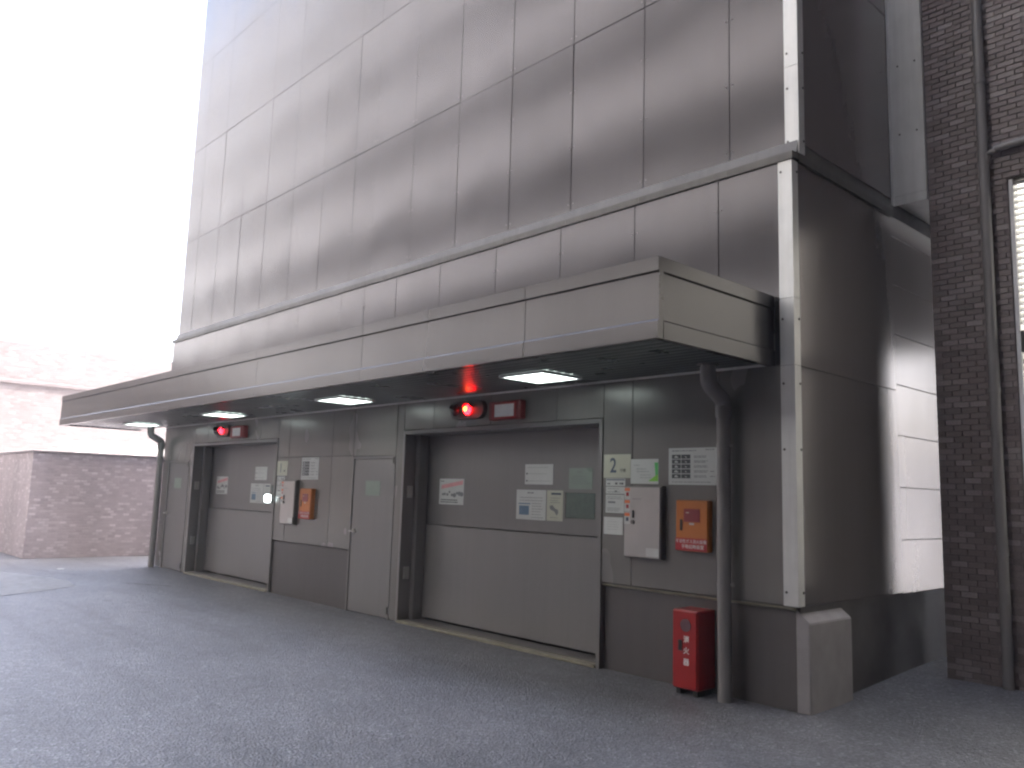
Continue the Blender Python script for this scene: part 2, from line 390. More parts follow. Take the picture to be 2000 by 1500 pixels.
# corner trims with screws
def trim(z0, z1, x, y, screws, w=0.11):
    bm = bmesh.new(); prism(bm, [(x - w, y - 0.008), (x + 0.008, y - 0.008), (x + 0.008, y + 0.085), (x + 0.0005, y + 0.085), (x + 0.0005, y - 0.0005), (x - w, y - 0.0005)], 'z', z0, z1)
    t = build('corner_trim', bm, M_TRIM, tower)
    for z in screws:
        cyl('screw', (x - w + 0.025, y - 0.008, z), (x - w + 0.025, y - 0.013, z), 0.010, M_SCREW, t, 8)
        cyl('screw', (x + 0.008, y + 0.066, z), (x + 0.013, y + 0.066, z), 0.010, M_SCREW, t, 8)
trim(0.752, 2.538, TR, 0.0, (0.85, 1.9, 2.4)); trim(2.542, 3.06, TR, 0.0, (2.9,)); trim(3.064, 4.166, TR, 0.0, (4.08,))
trim(4.24, 4.98, TR + 0.022, 0.08, (4.35, 4.80)); trim(4.985, 8.6, TR + 0.022, 0.08, (5.10, 6.6, 8.4)); trim(8.605, 17.05, TR + 0.022, 0.08, (8.8, 11, 14))
# rivets in pairs along the sheet joints (too small to pick apart)
bm = bmesh.new()
for x in [j for j in xj if TL + 0.1 < j < TR - 0.1]:
    z = 4.42
    while z < 12.5:
        for dx in (-0.032, 0.032):
            abox(bm, x + dx - 0.0055, x + dx + 0.0055, 0.0745, 0.0800, z - 0.0055, z + 0.0055, 0.002)
        z += 0.60
for x in [j for j in ljx if TL + 0.1 < j < TR - 0.1]:
    for dx in (-0.03, 0.03):
        for z in (3.3, 3.9): abox(bm, x + dx - 0.0055, x + dx + 0.0055, -0.0055, 0.0, z - 0.0055, z + 0.0055, 0.002)
build('rivets', bm, M_RIVET, tower, kind='stuff')

# lift doors, service doors
def lift_door(a, b):
    d = part_empty('lift_door', ((a + b) / 2, 0.3, 0), tower)
    fw = 0.045
    box('door_frame', a, a + fw, -0.012, 0.40, 0.0, 2.22, M_DOOR, d, 0.003)
    box('door_frame', b - fw, b, -0.012, 0.40, 0.0, 2.22, M_DOOR, d, 0.003)
    box('door_frame', a + fw, b - fw, -0.012, 0.40, 2.175, 2.22, M_DOOR, d, 0.003)
    box('guide_rail', a + fw, a + fw + 0.07, 0.15, 0.29, 0.0, 2.175, M_DOOR, d, 0.004)
    box('door_panel', a + fw + 0.002, b - fw - 0.002, 0.318, 0.36, 1.125, 2.174, M_DOOR, d, 0.006)
    box('door_panel', a + fw + 0.002, b - fw - 0.002, 0.296, 0.34, 0.05, 1.118, M_DOOR, d, 0.006)
    box('door_sill', a + fw, b - fw, -0.03, 0.06, 0.002, 0.030, M_SILL, d, 0.004)
    box('threshold', a + fw, b - fw, 0.061, 0.30, 0.002, 0.034, M_PLINTH, d, 0.003)
    for z in (1.50, 0.56):
        box('beam_sensor', a + fw + 0.0005, a + fw + 0.022, 0.04, 0.115, z - 0.07, z + 0.07, M_STEEL, d, 0.004)
for a, b in doors: lift_door(a, b)
def service_door(a, b):
    d = part_empty('service_door', ((a + b) / 2, 0.0, 0), tower)
    box('door_frame', a, a + 0.03, -0.006, 0.05, 0.0, 1.925, M_DOOR, d, 0.002)
    box('door_frame', b - 0.03, b, -0.006, 0.05, 0.0, 1.925, M_DOOR, d, 0.002)
    box('door_frame', a + 0.03, b - 0.03, -0.006, 0.05, 1.895, 1.925, M_DOOR, d, 0.002)
    box('door_leaf', a + 0.035, b - 0.035, 0.006, 0.045, 0.012, 1.89, M_DOOR, d, 0.003)
    box('hinge', b - 0.05, b - 0.02, -0.018, -0.0065, 1.83, 1.91, M_STEELD, d, 0.003)
    box('hinge', b - 0.05, b - 0.02, -0.018, -0.0065, 0.06, 0.15, M_STEELD, d, 0.003)
    h = part_empty('door_handle', (a + 0.12, 0, 0.99), d) if False else None
    bm = bmesh.new(); acyl(bm, (a + 0.1, 0.006, 0.99), (a + 0.1, -0.012, 0.99), 0.028, 16); acyl(bm, (a + 0.1, -0.012, 0.99), (a + 0.1, -0.055, 0.99), 0.011, 12)
    tube(bm, [(a + 0.085, -0.055, 0.99), (a + 0.12, -0.057, 0.99), (a + 0.19, -0.055, 0.988), (a + 0.215, -0.045, 0.985)], 0.011, 10)
    build('door_handle', bm, M_STEEL, d, smooth=True)
for a, b in pdoors: service_door(a, b)

# canopy
CX0, CX1, CY, CZ0, CZ1 = -14.12, -0.15, -1.48, 2.54, 3.09
can = part_empty('canopy', ((CX0 + CX1) / 2, CY / 2, CZ0), tower)
ZG1, ZG2 = 2.655, 2.985          # grooves along the fascia
cj = [CX0, -12.80, -10.51, -8.23, -5.98, -3.71, -1.42, CX1]
def fprof(off):
    return [(off, CZ0), (off, ZG1), (off + 0.010, ZG1 + 0.012), (off + 0.012, ZG2 - 0.004), (off + 0.022, ZG2), (off + 0.004, ZG2 + 0.010), (off + 0.004, CZ1), (off + 0.06, CZ1), (off + 0.06, CZ0)]
for a, b in zip(cj, cj[1:]):
    bm = bmesh.new(); prism(bm, fprof(CY), 'x', a + 0.003, b - 0.003); build('fascia_panel', bm, M_CANOPY, can)
def mirror_end(xe, sgn):
    bm = bmesh.new(); prism(bm, [(xe - sgn * (p[0] - CY), p[1]) for p in fprof(CY)], 'y', CY + 0.062, -0.012)
    build('fascia_panel', bm, M_CANOPY, can)
mirror_end(CX1 + 0.0, 1); mirror_end(CX0 - 0.0, -1)
box('canopy_roof', CX0 + 0.062, CX1 - 0.062, CY + 0.062, -0.001, 2.70, 3.02, M_CORE, can)
box('end_gap_seal', -0.149, -0.112, -0.0118, -0.0086, 2.545, 3.05, M_BLACK, can)
# soffit boards: shallow bowed ribs that run along the wall
nb = 14; y0 = CY + 0.063; bw = (-0.012 - y0) / nb
for k in range(nb):
    ya = y0 + k * bw; yb = ya + bw
    pr = [(ya + 0.004, 2.60)] + [(ya + 0.004 + (bw - 0.008) * t / 8, 2.566 - 0.007 * math.sin(math.pi * t / 8)) for t in range(9)] + [(yb - 0.004, 2.60)]
    bm = bmesh.new(); prism(bm, pr, 'x', CX0 + 0.063, CX1 - 0.063); build('soffit_board', bm, M_SOFF, can, smooth=True)
box('soffit_backing', CX0 + 0.063, CX1 - 0.063, y0, -0.012, 2.601, 2.64, M_CORE, can)
box('wall_moulding', TL, CX1 - 0.063, -0.0118, -0.0005, 2.548, 2.565, M_TRIM, can)

# ------------------------------------------------------------------ ceiling lights
LX = [-2.09, -5.36, -8.72, -12.15]
LL = ['square ceiling light panel nearest the right end of the canopy', 'square ceiling light panel above the service door, second from the right',
      'square ceiling light panel above the far lift door, third from the right', 'square ceiling light panel farthest left under the canopy']
for x, lb in zip(LX, LL):
    t = thing('ceiling_light', (x, -0.63, 2.54), lb, 'light', 'ceiling lights under the canopy')
    box('lamp_panel', x - 0.25, x + 0.25, -0.855, -0.405, 2.536, 2.552, M_LAMP, t, 0.003)
    bm = bmesh.new()
    for (a, b, c, d) in ((x - 0.275, x + 0.275, -0.88, -0.856), (x - 0.275, x + 0.275, -0.404, -0.38), (x - 0.275, x - 0.251, -0.856, -0.404), (x + 0.251, x + 0.275, -0.856, -0.404)):
        abox(bm, a, b, c, d, 2.533, 2.556)
    build('lamp_frame', bm, M_WHITE, t)

# ------------------------------------------------------------------ drain pipes on the facade
def drain(x, label):
    t = thing('drain_pipe', (x, -0.10, 0), label, 'pipe', 'drain pipes on the tower front')
    yp = -0.10; ys = -0.31; R = 0.054
    cyl('pipe_shaft', (x, yp, 0.0), (x, yp, 2.235), R, M_PIPE, t, 28)
    bm = bmesh.new()
    pts = [(x, yp, 2.20)]
    for i in range(7):
        a = math.radians(i * 60 / 6); pts.append((x, yp - 0.09 * (1 - math.cos(a)), 2.235 + 0.09 * math.sin(a)))
    e = pts[-1]
    for i in range(7):
        a = math.radians(60 - i * 60 / 6); pts.append((x, ys + 0.09 * (1 - math.cos(a)), 2.455 - 0.09 * math.sin(a)))
    pts.append((x, ys, 2.50)); tube(bm, pts, R + 0.008, 28); build('pipe_elbow', bm, M_PIPE, t, smooth=True)
    cyl('pipe_stub', (x, ys, 2.44), (x, ys, 2.562), R + 0.004, M_PIPE, t, 28)
    cyl('pipe_flange', (x, ys, 2.545), (x, ys, 2.557), R + 0.03, M_PIPE, t, 28)
    cyl('pipe_socket', (x, yp, 2.15), (x, yp, 2.245), R + 0.012, M_PIPE, t, 28)
    for z in (1.93, 0.87):
        bm = bmesh.new(); acyl(bm, (x, yp, z - 0.012), (x, yp, z + 0.012), R + 0.005, 28); abox(bm, x + R - 0.004, x + R + 0.03, yp - 0.006, yp + 0.006, z - 0.012, z + 0.012)
        abox(bm, x - 0.012, x + 0.012, yp + R, 0.02 if z > 0.8 else 0.05, z - 0.008, z + 0.008); build('pipe_clamp', bm, M_PIPE, t, smooth=True)
drain(-0.555, 'grey-brown drain pipe beside the red extinguisher box, elbow under the canopy')
drain(-12.62, 'dark drain pipe at the far left end of the tower front')

# ------------------------------------------------------------------ signal lamps and warning lights
def stadium(bm, cx, cz, w, h, ya, yb, n=10):
    r = h / 2; pts = []
    for i in range(n + 1):
        a = -math.pi / 2 + math.pi * i / n; pts.append((cx + w / 2 - r + r * math.cos(a), cz + r * math.sin(a)))
    for i in range(n + 1):
        a = math.pi / 2 + math.pi * i / n; pts.append((cx - w / 2 + r + r * math.cos(a), cz + r * math.sin(a)))
    prism(bm, pts, 'y', ya, yb)
def signal(o, label, lit, core):
    cx, cz = -3.80 + o, 2.40
    t = thing('signal_lamp', (cx, 0, 2.28), label, 'signal lamp', 'signal lamps above the lift doors')
    bm = bmesh.new(); stadium(bm, cx, cz, 0.56, 0.20, -0.06, -0.001); build('housing', bm, M_BLACK, t, smooth=True)
    for i, (dx, mt, r) in enumerate(((-0.185, M_DKGL, 0.062), (0.03, lit, 0.058))):
        bm = bmesh.new(); bmesh.ops.create_uvsphere(bm, u_segments=20, v_segments=12, radius=r, matrix=Matrix.Translation((cx + dx, -0.062, cz)) @ Matrix.Diagonal((1, 0.75, 1, 1)))
        ln = build('lens', bm, mt, t, smooth=True)
        bm = bmesh.new(); n = 14; A = []; B = []; A2 = []; B2 = []
        for k in range(n + 1):      # hood over the lens
            a = math.radians(20 + 140 * k / n); c, s = math.cos(a), math.sin(a)
            A.append(bm.verts.new((cx + dx + (r + .01) * c, -0.06, cz + (r + .01) * s))); B.append(bm.verts.new((cx + dx + (r + .01) * c, -0.10, cz + (r + .01) * s)))
            A2.append(bm.verts.new((cx + dx + (r + .014) * c, -0.06, cz + (r + .014) * s))); B2.append(bm.verts.new((cx + dx + (r + .014) * c, -0.10, cz + (r + .014) * s)))
        for k in range(n):
            bm.faces.new((A[k], A[k + 1], B[k + 1], B[k])); bm.faces.new((A2[k], A2[k + 1], B2[k + 1], B2[k])); bm.faces.new((B[k], B[k + 1], B2[k + 1], B2[k]))
        build('lens_hood', bm, M_BLACK, t)
        if i == 1:
            bm = bmesh.new(); bmesh.ops.create_uvsphere(bm, u_segments=14, v_segments=8, radius=0.026, matrix=Matrix.Translation((cx + dx, -0.098, cz + 0.005)))
            build('bulb', bm, core, t, smooth=True)
signal(0, 'black oval signal lamp with its red light lit above the near lift door', M_REDLIT, M_REDCORE)
signal(-PITCH, 'black oval signal lamp with its red light lit above the far lift door', M_REDLIT1, M_REDLIT1)
def warn(o, label):
    x0, x1, z0, z1 = -3.40 + o, -2.92 + o, 2.262, 2.455
    t = thing('warning_light_box', ((x0 + x1) / 2, -0.05, z0), label, 'warning light', 'red framed light boxes above the lift doors')
    box('housing', x0, x1, -0.09, -0.001, z0, z1, M_DKRED, t, 0.012)
    box('light_panel', x0 + 0.10, x1 - 0.085, -0.096, -0.091, z0 + 0.03, z1 - 0.035, M_WHITE, t, 0.002)
    bm = bmesh.new()
    for a, b, c, d in ((x0 + .06, x1 - .05, z0 + .008, z0 + .029), (x0 + .06, x1 - .05, z1 - .034, z1 - .012), (x0 + .06, x0 + .099, z0 + .029, z1 - .034), (x1 - .084, x1 - .05, z0 + .029, z1 - .034)):
        abox(bm, a, b, -0.100, -0.0905, c, d, 0.003)
    build('bezel', bm, M_RED, t)
warn(0, 'red box with a white front panel above the near lift door'); warn(-PITCH, 'red box with a white front panel above the far lift door')

# ------------------------------------------------------------------ notices
def bars(bm, x0, x1, y, zs, h, rnd, words=True):
    """rows of print too small to read: broken thin bars"""
    for z in zs:
        x = x0; end = x1 - rnd.random() * (x1 - x0) * 0.25
        while x < end:
            w = rnd.uniform(0.012, 0.05) if words else end - x
            abox(bm, x, min(x + w, end), y - 0.0004, y, z - h / 2, z + h / 2); x += w + 0.006
def sheet_paper(label, x0, x1, z0, z1, y, mat, group='paper notices on the walls and doors', name='notice_sheet'):
    t = thing(name, ((x0 + x1) / 2, y, z0), label, 'notice', group)
    box('paper', x0, x1, y - 0.002, y - 0.0003, z0, z1, mat, t)
    return t
def printed(t, bm, mat, name='print'): return build(name, bm, mat, t, kind='stuff' if name in ('print', 'table_cell', 'car_picture', 'picture', 'bullet', 'blue_picture') else None)
YD = 0.318; YDB = YD - 0.0022
def notices(o, n):
    who = 'near' if n == 2 else 'far'
    rnd = random.Random(10 + n); Y = -0.0022
    # bay number plate
    t = sheet_paper('cream plate with a large number %d on the wall right of the %s lift door' % (n, who), -1.875 + o, -1.566 + o, 1.678, 1.888, 0, M_PAPERY, 'bay number plates', 'bay_number_sign')
    text('digit', str(n), -1.765 + o, Y - 0.0004, 1.783, 0.185, M_NAVY, t, 0.003, 0.85); text('lettering', '号機', -1.655 + o, Y - 0.0004, 1.742, 0.036, M_INK, t)
    # instruction table
    t = sheet_paper('white table of car sizes with five dark picture rows, right of the %s lift door' % who, -1.155 + o, -0.68 + o, 1.625, 1.93, 0, M_PAPER, 'car size tables', 'size_table')
    bm = bmesh.new(); bm2 = bmesh.new(); bm3 = bmesh.new()
    for k in range(5):
        zt = 1.875 - k * 0.0405
        for c in range(2):
            xa = -1.122 + o + c * 0.096; abox(bm, xa, xa + 0.09, Y - 0.0004, Y, zt - 0.034, zt)
            # pale car outline on the dark field
            zc = zt - 0.019; w = rnd.uniform(0.016, 0.024)
            if c == 0: prism(bm2, [(xa + .045 - w, zc - .007), (xa + .045 + w, zc - .007), (xa + .045 + w, zc), (xa + .045 + w * .55, zc + .002), (xa + .045 + w * .25, zc + .010), (xa + .045 - w * .55, zc + .010), (xa + .045 - w * .9, zc + .002)], 'y', Y - 0.001, Y - 0.0006)
            else: prism(bm2, [(xa + .045 + (0.016 if i % 2 else 0.01) * math.cos(i * 2.5), zc + .010 * math.sin(i * 2.5 * 1)) for i in (0, 1, 2)], 'y', Y - 0.001, Y - 0.0006)
        bars(bm3, -0.90 + o, -0.76 + o, Y, [zt - .013, zt - .024], 0.006, rnd)
        if k > 2: bars(bm3, -0.745 + o, -0.69 + o, Y, [zt - .018], 0.007, rnd)
    bars(bm3, -1.122 + o, -0.85 + o, Y, [1.907], 0.009, rnd); bars(bm3, -0.79 + o, -0.695 + o, Y, [1.913], 0.008, rnd); bars(bm3, -1.122 + o, -0.72 + o, Y, [1.648], 0.006, rnd)
    printed(t, bm, M_INK, 'table_cell'); printed(t, bm2, M_PAPER, 'car_picture'); printed(t, bm3, M_INKM)
    # strip of instruction cards
    L = ['upper', 'middle', 'large lower']
    for i, (z0, z1, x1) in enumerate(((1.606, 1.672, -1.625), (1.537, 1.599, -1.63), (1.368, 1.529, -1.635))):
        t = sheet_paper('%s white instruction card in the column under the number plate by the %s door' % (L[i], who), -1.848 + o, x1 + o, z0, z1, 0, M_PAPER, 'instruction cards under the number plates', 'instruction_card')
        bm = bmesh.new()
        if i == 0:
            abox(bm, -1.842 + o, x1 - 0.006 + o, Y - 0.0004, Y, z1 - 0.016, z1 - 0.006); printed(t, bm, M_NAVY, 'title_bar'); bm = bmesh.new()
            bars(bm, -1.83 + o, -1.79 + o, Y, [z0 + .02], 0.014, rnd); bars(bm, -1.74 + o, -1.70 + o, Y, [z0 + .022], 0.018, rnd); bars(bm, -1.69 + o, -1.645 + o, Y, [z0 + .022], 0.018, rnd)
        elif i == 1:
            bars(bm, -1.83 + o, -1.65 + o, Y, [z0 + .045, z0 + .016], 0.005, rnd); abox(bm, -1.745 + o, -1.715 + o, Y - .0004, Y, z0 + .012, z0 + .03)
        else:
            bars(bm, -1.83 + o, -1.65 + o, Y, [z1 - .02, z1 - .035, z0 + .03, z0 + .042, z0 + .018], 0.005, rnd); abox(bm, -1.82 + o, -1.735 + o, Y - .0004, Y, z0 + .085, z0 + .102)
        printed(t, bm, M_INKM if i else M_INK)
    if n == 2:
        t = sheet_paper('plain small white note under the instruction cards, left of the steel cabinet', -1.866 + o, -1.648 + o, 1.178, 1.33, 0, M_PAPER)
        bm = bmesh.new(); bars(bm, -1.83 + o, -1.68 + o, Y, [1.29, 1.265, 1.245, 1.222], 0.004, rnd); printed(t, bm, M_INKL)
        t = sheet_paper('white sheet with a green corner triangle, beside the number 2 plate', -1.564, -1.263, 1.628, 1.843, 0, M_PAPER)
        bm = bmesh.new(); prism(bm, [(-1.305, 1.812), (-1.266, 1.812), (-1.266, 1.65), (-1.293, 1.70)], 'y', Y - .0005, Y); printed(t, bm, M_GRN, 'green_band')
        bm = bmesh.new(); prism(bm, [(-1.266, 1.652), (-1.266, 1.712), (-1.296, 1.698), (-1.37, 1.652)], 'y', Y - .0009, Y - .0006); printed(t, bm, M_LIME, 'green_corner')
        bm = bmesh.new(); bars(bm, -1.53, -1.46, Y, [1.79], .007, rnd); bars(bm, -1.50, -1.36, Y, [1.757, 1.735], .008, rnd); bars(bm, -1.46, -1.33, Y, [1.705, 1.682], .006, rnd); printed(t, bm, M_INKL)
    # on the lift door itself (recessed plane)
    Yd = YDB
    def onb(x): return x + o
    t = sheet_paper('white poster with a slanted pink banner on the left of the %s lift door' % who, onb(-4.70), onb(-4.25), 1.368, 1.664, YD, M_PAPER, 'posters on the lift doors', 'poster')
    bm = bmesh.new(); prism(bm, [(onb(-4.665), 1.545), (onb(-4.27), 1.60), (onb(-4.265), 1.648), (onb(-4.66), 1.59)], 'y', Yd - .0005, Yd); printed(t, bm, M_PINK, 'banner')
    bm = bmesh.new()
    for k in range(9):
        cx = onb(-4.64 + .045 * k + rnd.uniform(-.01, .01)); cz = 1.485 + rnd.uniform(-.02, .03); r = rnd.uniform(.018, .035)
        prism(bm, [(cx + r * math.cos(a), cz + r * .8 * math.sin(a)) for a in [j * 2 * math.pi / 9 for j in range(9)]], 'y', Yd - .0005 - k * .00004, Yd - .0001)
    printed(t, bm, M_INKM, 'picture')
    bm = bmesh.new(); bars(bm, onb(-4.67), onb(-4.28), Yd, [1.42, 1.395], .012, rnd); bars(bm, onb(-4.68), onb(-4.6), Yd, [1.635], .008, rnd); printed(t, bm, M_INK)
    t = sheet_paper('plain white landscape sheet in the upper right of the %s lift door' % who, onb(-3.243), onb(-2.832), 1.615, 1.824, YD, M_PAPER)
    bm = bmesh.new(); bars(bm, onb(-3.21), onb(-2.85), Yd, [1.79, 1.725, 1.65], .006, rnd); printed(t, bm, M_INKL)
    bm = bmesh.new(); abox(bm, onb(-3.225), onb(-3.205), Yd - .0005, Yd, 1.717, 1.735); abox(bm, onb(-3.225), onb(-3.205), Yd - .0005, Yd, 1.643, 1.66); printed(t, bm, M_INK, 'bullet')
    t = sheet_paper('off-white notice with a blue square picture on the %s lift door' % who, onb(-3.364), onb(-2.924), 1.25, 1.558, YD, M_PAPER)
    bm = bmesh.new(); abox(bm, onb(-3.32), onb(-3.17), Yd - .0005, Yd, 1.298, 1.393); abox(bm, onb(-3.33), onb(-3.15), Yd - .0005, Yd, 1.408, 1.42); printed(t, bm, M_BLUEQ, 'blue_picture')
    bm = bmesh.new(); bars(bm, onb(-3.32), onb(-2.95), Yd, [1.477, 1.448], .006, rnd); bars(bm, onb(-3.13), onb(-2.96), Yd, [1.418, 1.39, 1.362, 1.335, 1.305, 1.275], .006, rnd); bars(bm, onb(-3.2), onb(-3.07), Yd, [1.527], .012, rnd); printed(t, bm, M_INKM)
    t = sheet_paper('narrow cream leaflet with a grey drawing beside the blue square notice, %s lift door' % who, onb(-2.91), onb(-2.685), 1.252, 1.558, YD, M_PAPERY if n == 2 else M_PAPER)
    bm = bmesh.new(); abox(bm, onb(-2.85), onb(-2.71), Yd - .0005, Yd, 1.513, 1.533); printed(t, bm, M_NAVY, 'title_bar')
    bm = bmesh.new(); prism(bm, [(onb(-2.87), 1.40), (onb(-2.83), 1.41), (onb(-2.79), 1.375), (onb(-2.75), 1.365), (onb(-2.745), 1.33), (onb(-2.77), 1.305), (onb(-2.80), 1.345), (onb(-2.86), 1.365)], 'y', Yd - .0005, Yd)
    bars(bm, onb(-2.86), onb(-2.72), Yd, [1.48, 1.455, 1.435, 1.285], .005, rnd); printed(t, bm, M_INKM)
    t = sheet_paper('pale green notice at the upper right edge of the %s lift door' % who, onb(-2.608), onb(-2.295), 1.574, 1.783, YD, M_PAPERG)
    bm = bmesh.new(); bars(bm, onb(-2.57), onb(-2.32), Yd, [1.70, 1.675, 1.65, 1.63], .005, rnd); bars(bm, onb(-2.49), onb(-2.41), Yd, [1.745], .01, rnd); printed(t, bm, M_INKM)
    t = thing('document_pouch', (onb(-2.445), YD, 1.289), 'clear green-tinted document pouch below the green notice, %s lift door' % who, 'pouch', 'document pouches on the lift doors')
    box('pouch_sleeve', onb(-2.64), onb(-2.255), YD - .006, YD - .0004, 1.289, 1.538, M_POUCH, t, 0.002)
    box('pouch_edge', onb(-2.665), onb(-2.642), YD - .009, YD - .0004, 1.287, 1.54, M_STEELD, t, 0.002)
    # service door notice
    t = sheet_paper('pale green notice on the %s service door' % who, onb(-5.805), onb(-5.48), 1.44, 1.621, 0.0058, M_PAPERG, 'notices on the service doors')
    bm = bmesh.new(); bars(bm, onb(-5.77), onb(-5.52), .0036, [1.585, 1.56, 1.535, 1.51], .006, rnd); printed(t, bm, M_INKL)
notices(0, 2); notices(-PITCH, 1)

# ------------------------------------------------------------------ boxes on the wall
def cabinet(o, n):
    who = 'near' if n == 2 else 'far'
    x0, x1, z0, z1 = -1.578 + o, -1.192 + o, 1.004, 1.60
    t = thing('control_cabinet', ((x0 + x1) / 2, 0, z0), 'brushed steel control cabinet on the wall right of the %s lift door' % who, 'cabinet', 'steel control cabinets')
    box('cabinet_body', x0 - 0.004, x1 + 0.008, -0.052, -0.0003, z0 - 0.006, z1 + 0.012, M_STEELD, t, 0.003)
    box('cabinet_door', x0, x1, -0.070, -0.0525, z0, z1, M_STEEL, t, 0.006)
    box('latch', x0 + 0.092, x0 + 0.112, -0.0800, -0.0703, 1.335, 1.40, M_BLACK, t, 0.003)
    cyl('key_lock', (x0 + 0.10, -0.0700, 1.30), (x0 + 0.10, -0.0840, 1.30), 0.018, M_STEELD, t, 16)
    box('name_plate', x0 + 0.135, x0 + 0.20, -0.0712, -0.0704, 1.36, 1.385, M_STEEL, t)
    box('sticker', x1 - 0.145, x1 - 0.01, -0.0712, -0.0704, z0 + 0.015, z0 + 0.085, M_PAPER, t)
    rnd = random.Random(n)
    bm = bmesh.new(); bars(bm, x0 + 0.09, x0 + 0.22, -0.0705, [1.497], .006, rnd); build('print', bm, M_INKM, t)
    names = ['top', 'middle', 'bottom']
    for i, z in enumerate((1.52, 1.415, 1.305)):
        s = part_empty('label_strip', (x0 + 0.035, -0.0705, z), t)
        box('label_paper', x0 + 0.004, x0 + 0.066, -0.0712, -0.0704, z - 0.025, z + 0.072, M_PAPER, s)
        box('label_heading', x0 + 0.006, x0 + 0.064, -0.0718, -0.0714, z + 0.043, z + 0.07, M_OLBL, s)
        box('label_picture', x0 + 0.022, x0 + 0.052, -0.0718, -0.0714, z + 0.0, z + 0.032, (M_REDL, M_REDL, M_NAVY)[i], s)
cabinet(0, 2); cabinet(-PITCH, 1)
def gasbox(o, n):
    who = 'near' if n == 2 else 'far'
    x0, x1, z0, z1 = -1.034 + o, -0.724 + o, 1.09, 1.50
    t = thing('gas_release_box', ((x0 + x1) / 2, 0, z0), 'orange gas extinguishing release box with red lettered strip, right of the %s lift door' % who, 'alarm box', 'orange release boxes')
    box('box_body', x0, x1, -0.0600, -0.0003, z0, z1, M_ORANGE, t, 0.006)
    box('box_door', x0 + 0.004, x1 - 0.004, -0.0690, -0.0605, z0 + 0.004, z1 - 0.004, M_ORANGE, t, 0.003)
    box('window_frame', x0 + 0.082, x0 + 0.238, -0.0730, -0.0695, 1.325, 1.43, M_DKRED, t, 0.002)
    box('window_pane', x0 + 0.088, x0 + 0.232, -0.0745, -0.0735, 1.331, 1.424, M_WINR, t)
    box('indicator', x0 + 0.105, x0 + 0.135, -0.0762, -0.0750, 1.395, 1.403, M_PAPERY, t)
    box('window_lettering_plate', x0 + 0.135, x0 + 0.18, -0.0715, -0.0695, 1.302, 1.318, M_PAPER, t)
    box('pull_latch', x0 + 0.045, x0 + 0.068, -0.0770, -0.0695, 1.255, 1.345, M_BLACK, t, 0.003)
    box('label_strip', x0 + 0.001, x1 - 0.008, -0.0708, -0.0695, z0 + 0.006, z0 + 0.105, M_REDL, t)
    text('lettering', '不活性ガス消火設備', (x0 + x1) / 2 - 0.004, -0.0714, z0 + 0.078, 0.033, M_PAPER, t, 0.0004)
    text('lettering', '手動起動装置', (x0 + x1) / 2 + 0.012, -0.0714, z0 + 0.036, 0.036, M_PAPER, t, 0.0004)
gasbox(0, 2); gasbox(-PITCH, 1)
M_DULLRED = simple('dull_red_paint', (0.11, 0.04, 0.042), 0.5)
def extinguisher_box(x0, label, full):
    x1 = x0 + 0.235; z0, z1 = 0.045, 0.645; yf = -0.19 if full else -0.10; yb = 0.045 if full else -0.002
    t = thing('extinguisher_box', ((x0 + x1) / 2, -0.08, 0), label, 'extinguisher box', 'red extinguisher boxes')
    mr = M_RED if full else M_DULLRED
    box('box_body', x0, x1, yf, yb, z0, z1, mr, t, 0.008)
    box('box_door', x0 + 0.006, x1 - 0.006, yf - 0.012, yf - 0.0005, z0 + 0.008, z1 - 0.008, mr, t, 0.005)
    for dx in (0.02, 0.175): box('foot', x0 + dx, x0 + dx + 0.04, yf + 0.02, yb - 0.02, 0.0, z0 - 0.0005, M_BLACK, t)
    cyl('round_window', (x0 + 0.13, yf - 0.012, 0.53), (x0 + 0.13, yf - 0.016, 0.53), 0.05, simple('smoked_window', (0.11, 0.06, 0.07), 0.15), t, 28)
    box('latch', x0 + 0.062, x0 + 0.098, yf - 0.022, yf - 0.0125, 0.335, 0.415, M_BLACK, t, 0.004)
    for ch, z in zip('消火器', (0.42, 0.335, 0.25)): text('lettering', ch, x0 + 0.135, yf - 0.0126, z, 0.056, M_WHITE, t, 0.0012)
extinguisher_box(-0.968, 'red extinguisher box with white lettering on the ground beside the near drain pipe', True)
# lit beacon on the frame of the far lift door
t = thing('door_beacon', (-8.33, -0.05, 1.27), 'small bright white lamp at the right edge of the far lift door', 'lamp')
box('bracket', -8.43, -8.23, -0.013 - 0.022, -0.0125, 1.27, 1.41, M_STEELD, t, 0.004)
bm = bmesh.new(); stadium(bm, -8.33, 1.34, 0.17, 0.115, -0.062, -0.0355); build('lamp_face', bm, M_BEACON, t, smooth=True)

# ------------------------------------------------------------------ tiled building on the right
BX, BY = 0.315, 1.90
bb = thing('tiled_building', (6.0, BY, 0), 'dark brown tiled building with a drain pipe to the right of the tower', 'building')
ZO0, ZO1, OX = 0.75, 4.30, 0.955          # louvred opening
box('wall', BX, OX, BY + 0.012, BY + 0.55, 0.0, ZO1, M_MORTAR, bb)
box('wall', BX, 14.0, BY + 0.012, 10.0, ZO1 + 0.001, 20.0, M_TILEFILL, bb)
box('wall', OX + 0.001, 3.2, BY + 0.0125, BY + 0.55, 0.0, ZO0, M_TILEFILL, bb)
box('wall', 3.2, 14.0, BY + 0.0122, BY + 0.55, 0.0, ZO1, M_TILEFILL, bb)
TW, TH = 0.135, 0.05
tiles = []
r = 0; z = 0.06
while z < 7.4:
    xe = OX if z < ZO1 - 0.02 else 1.9
    x = BX - (TW / 2 if r % 2 else 0)
    while x < xe - 0.005:
        a, b = max(x, BX) + 0.003, min(x + TW, xe) - 0.003
        if b - a > 0.02: tiles.append((a, b, z + 0.003, z + TH - 0.003))
        x += TW
    z += TH; r += 1
camv = Vector((3.0856, -5.7282, 1.5))
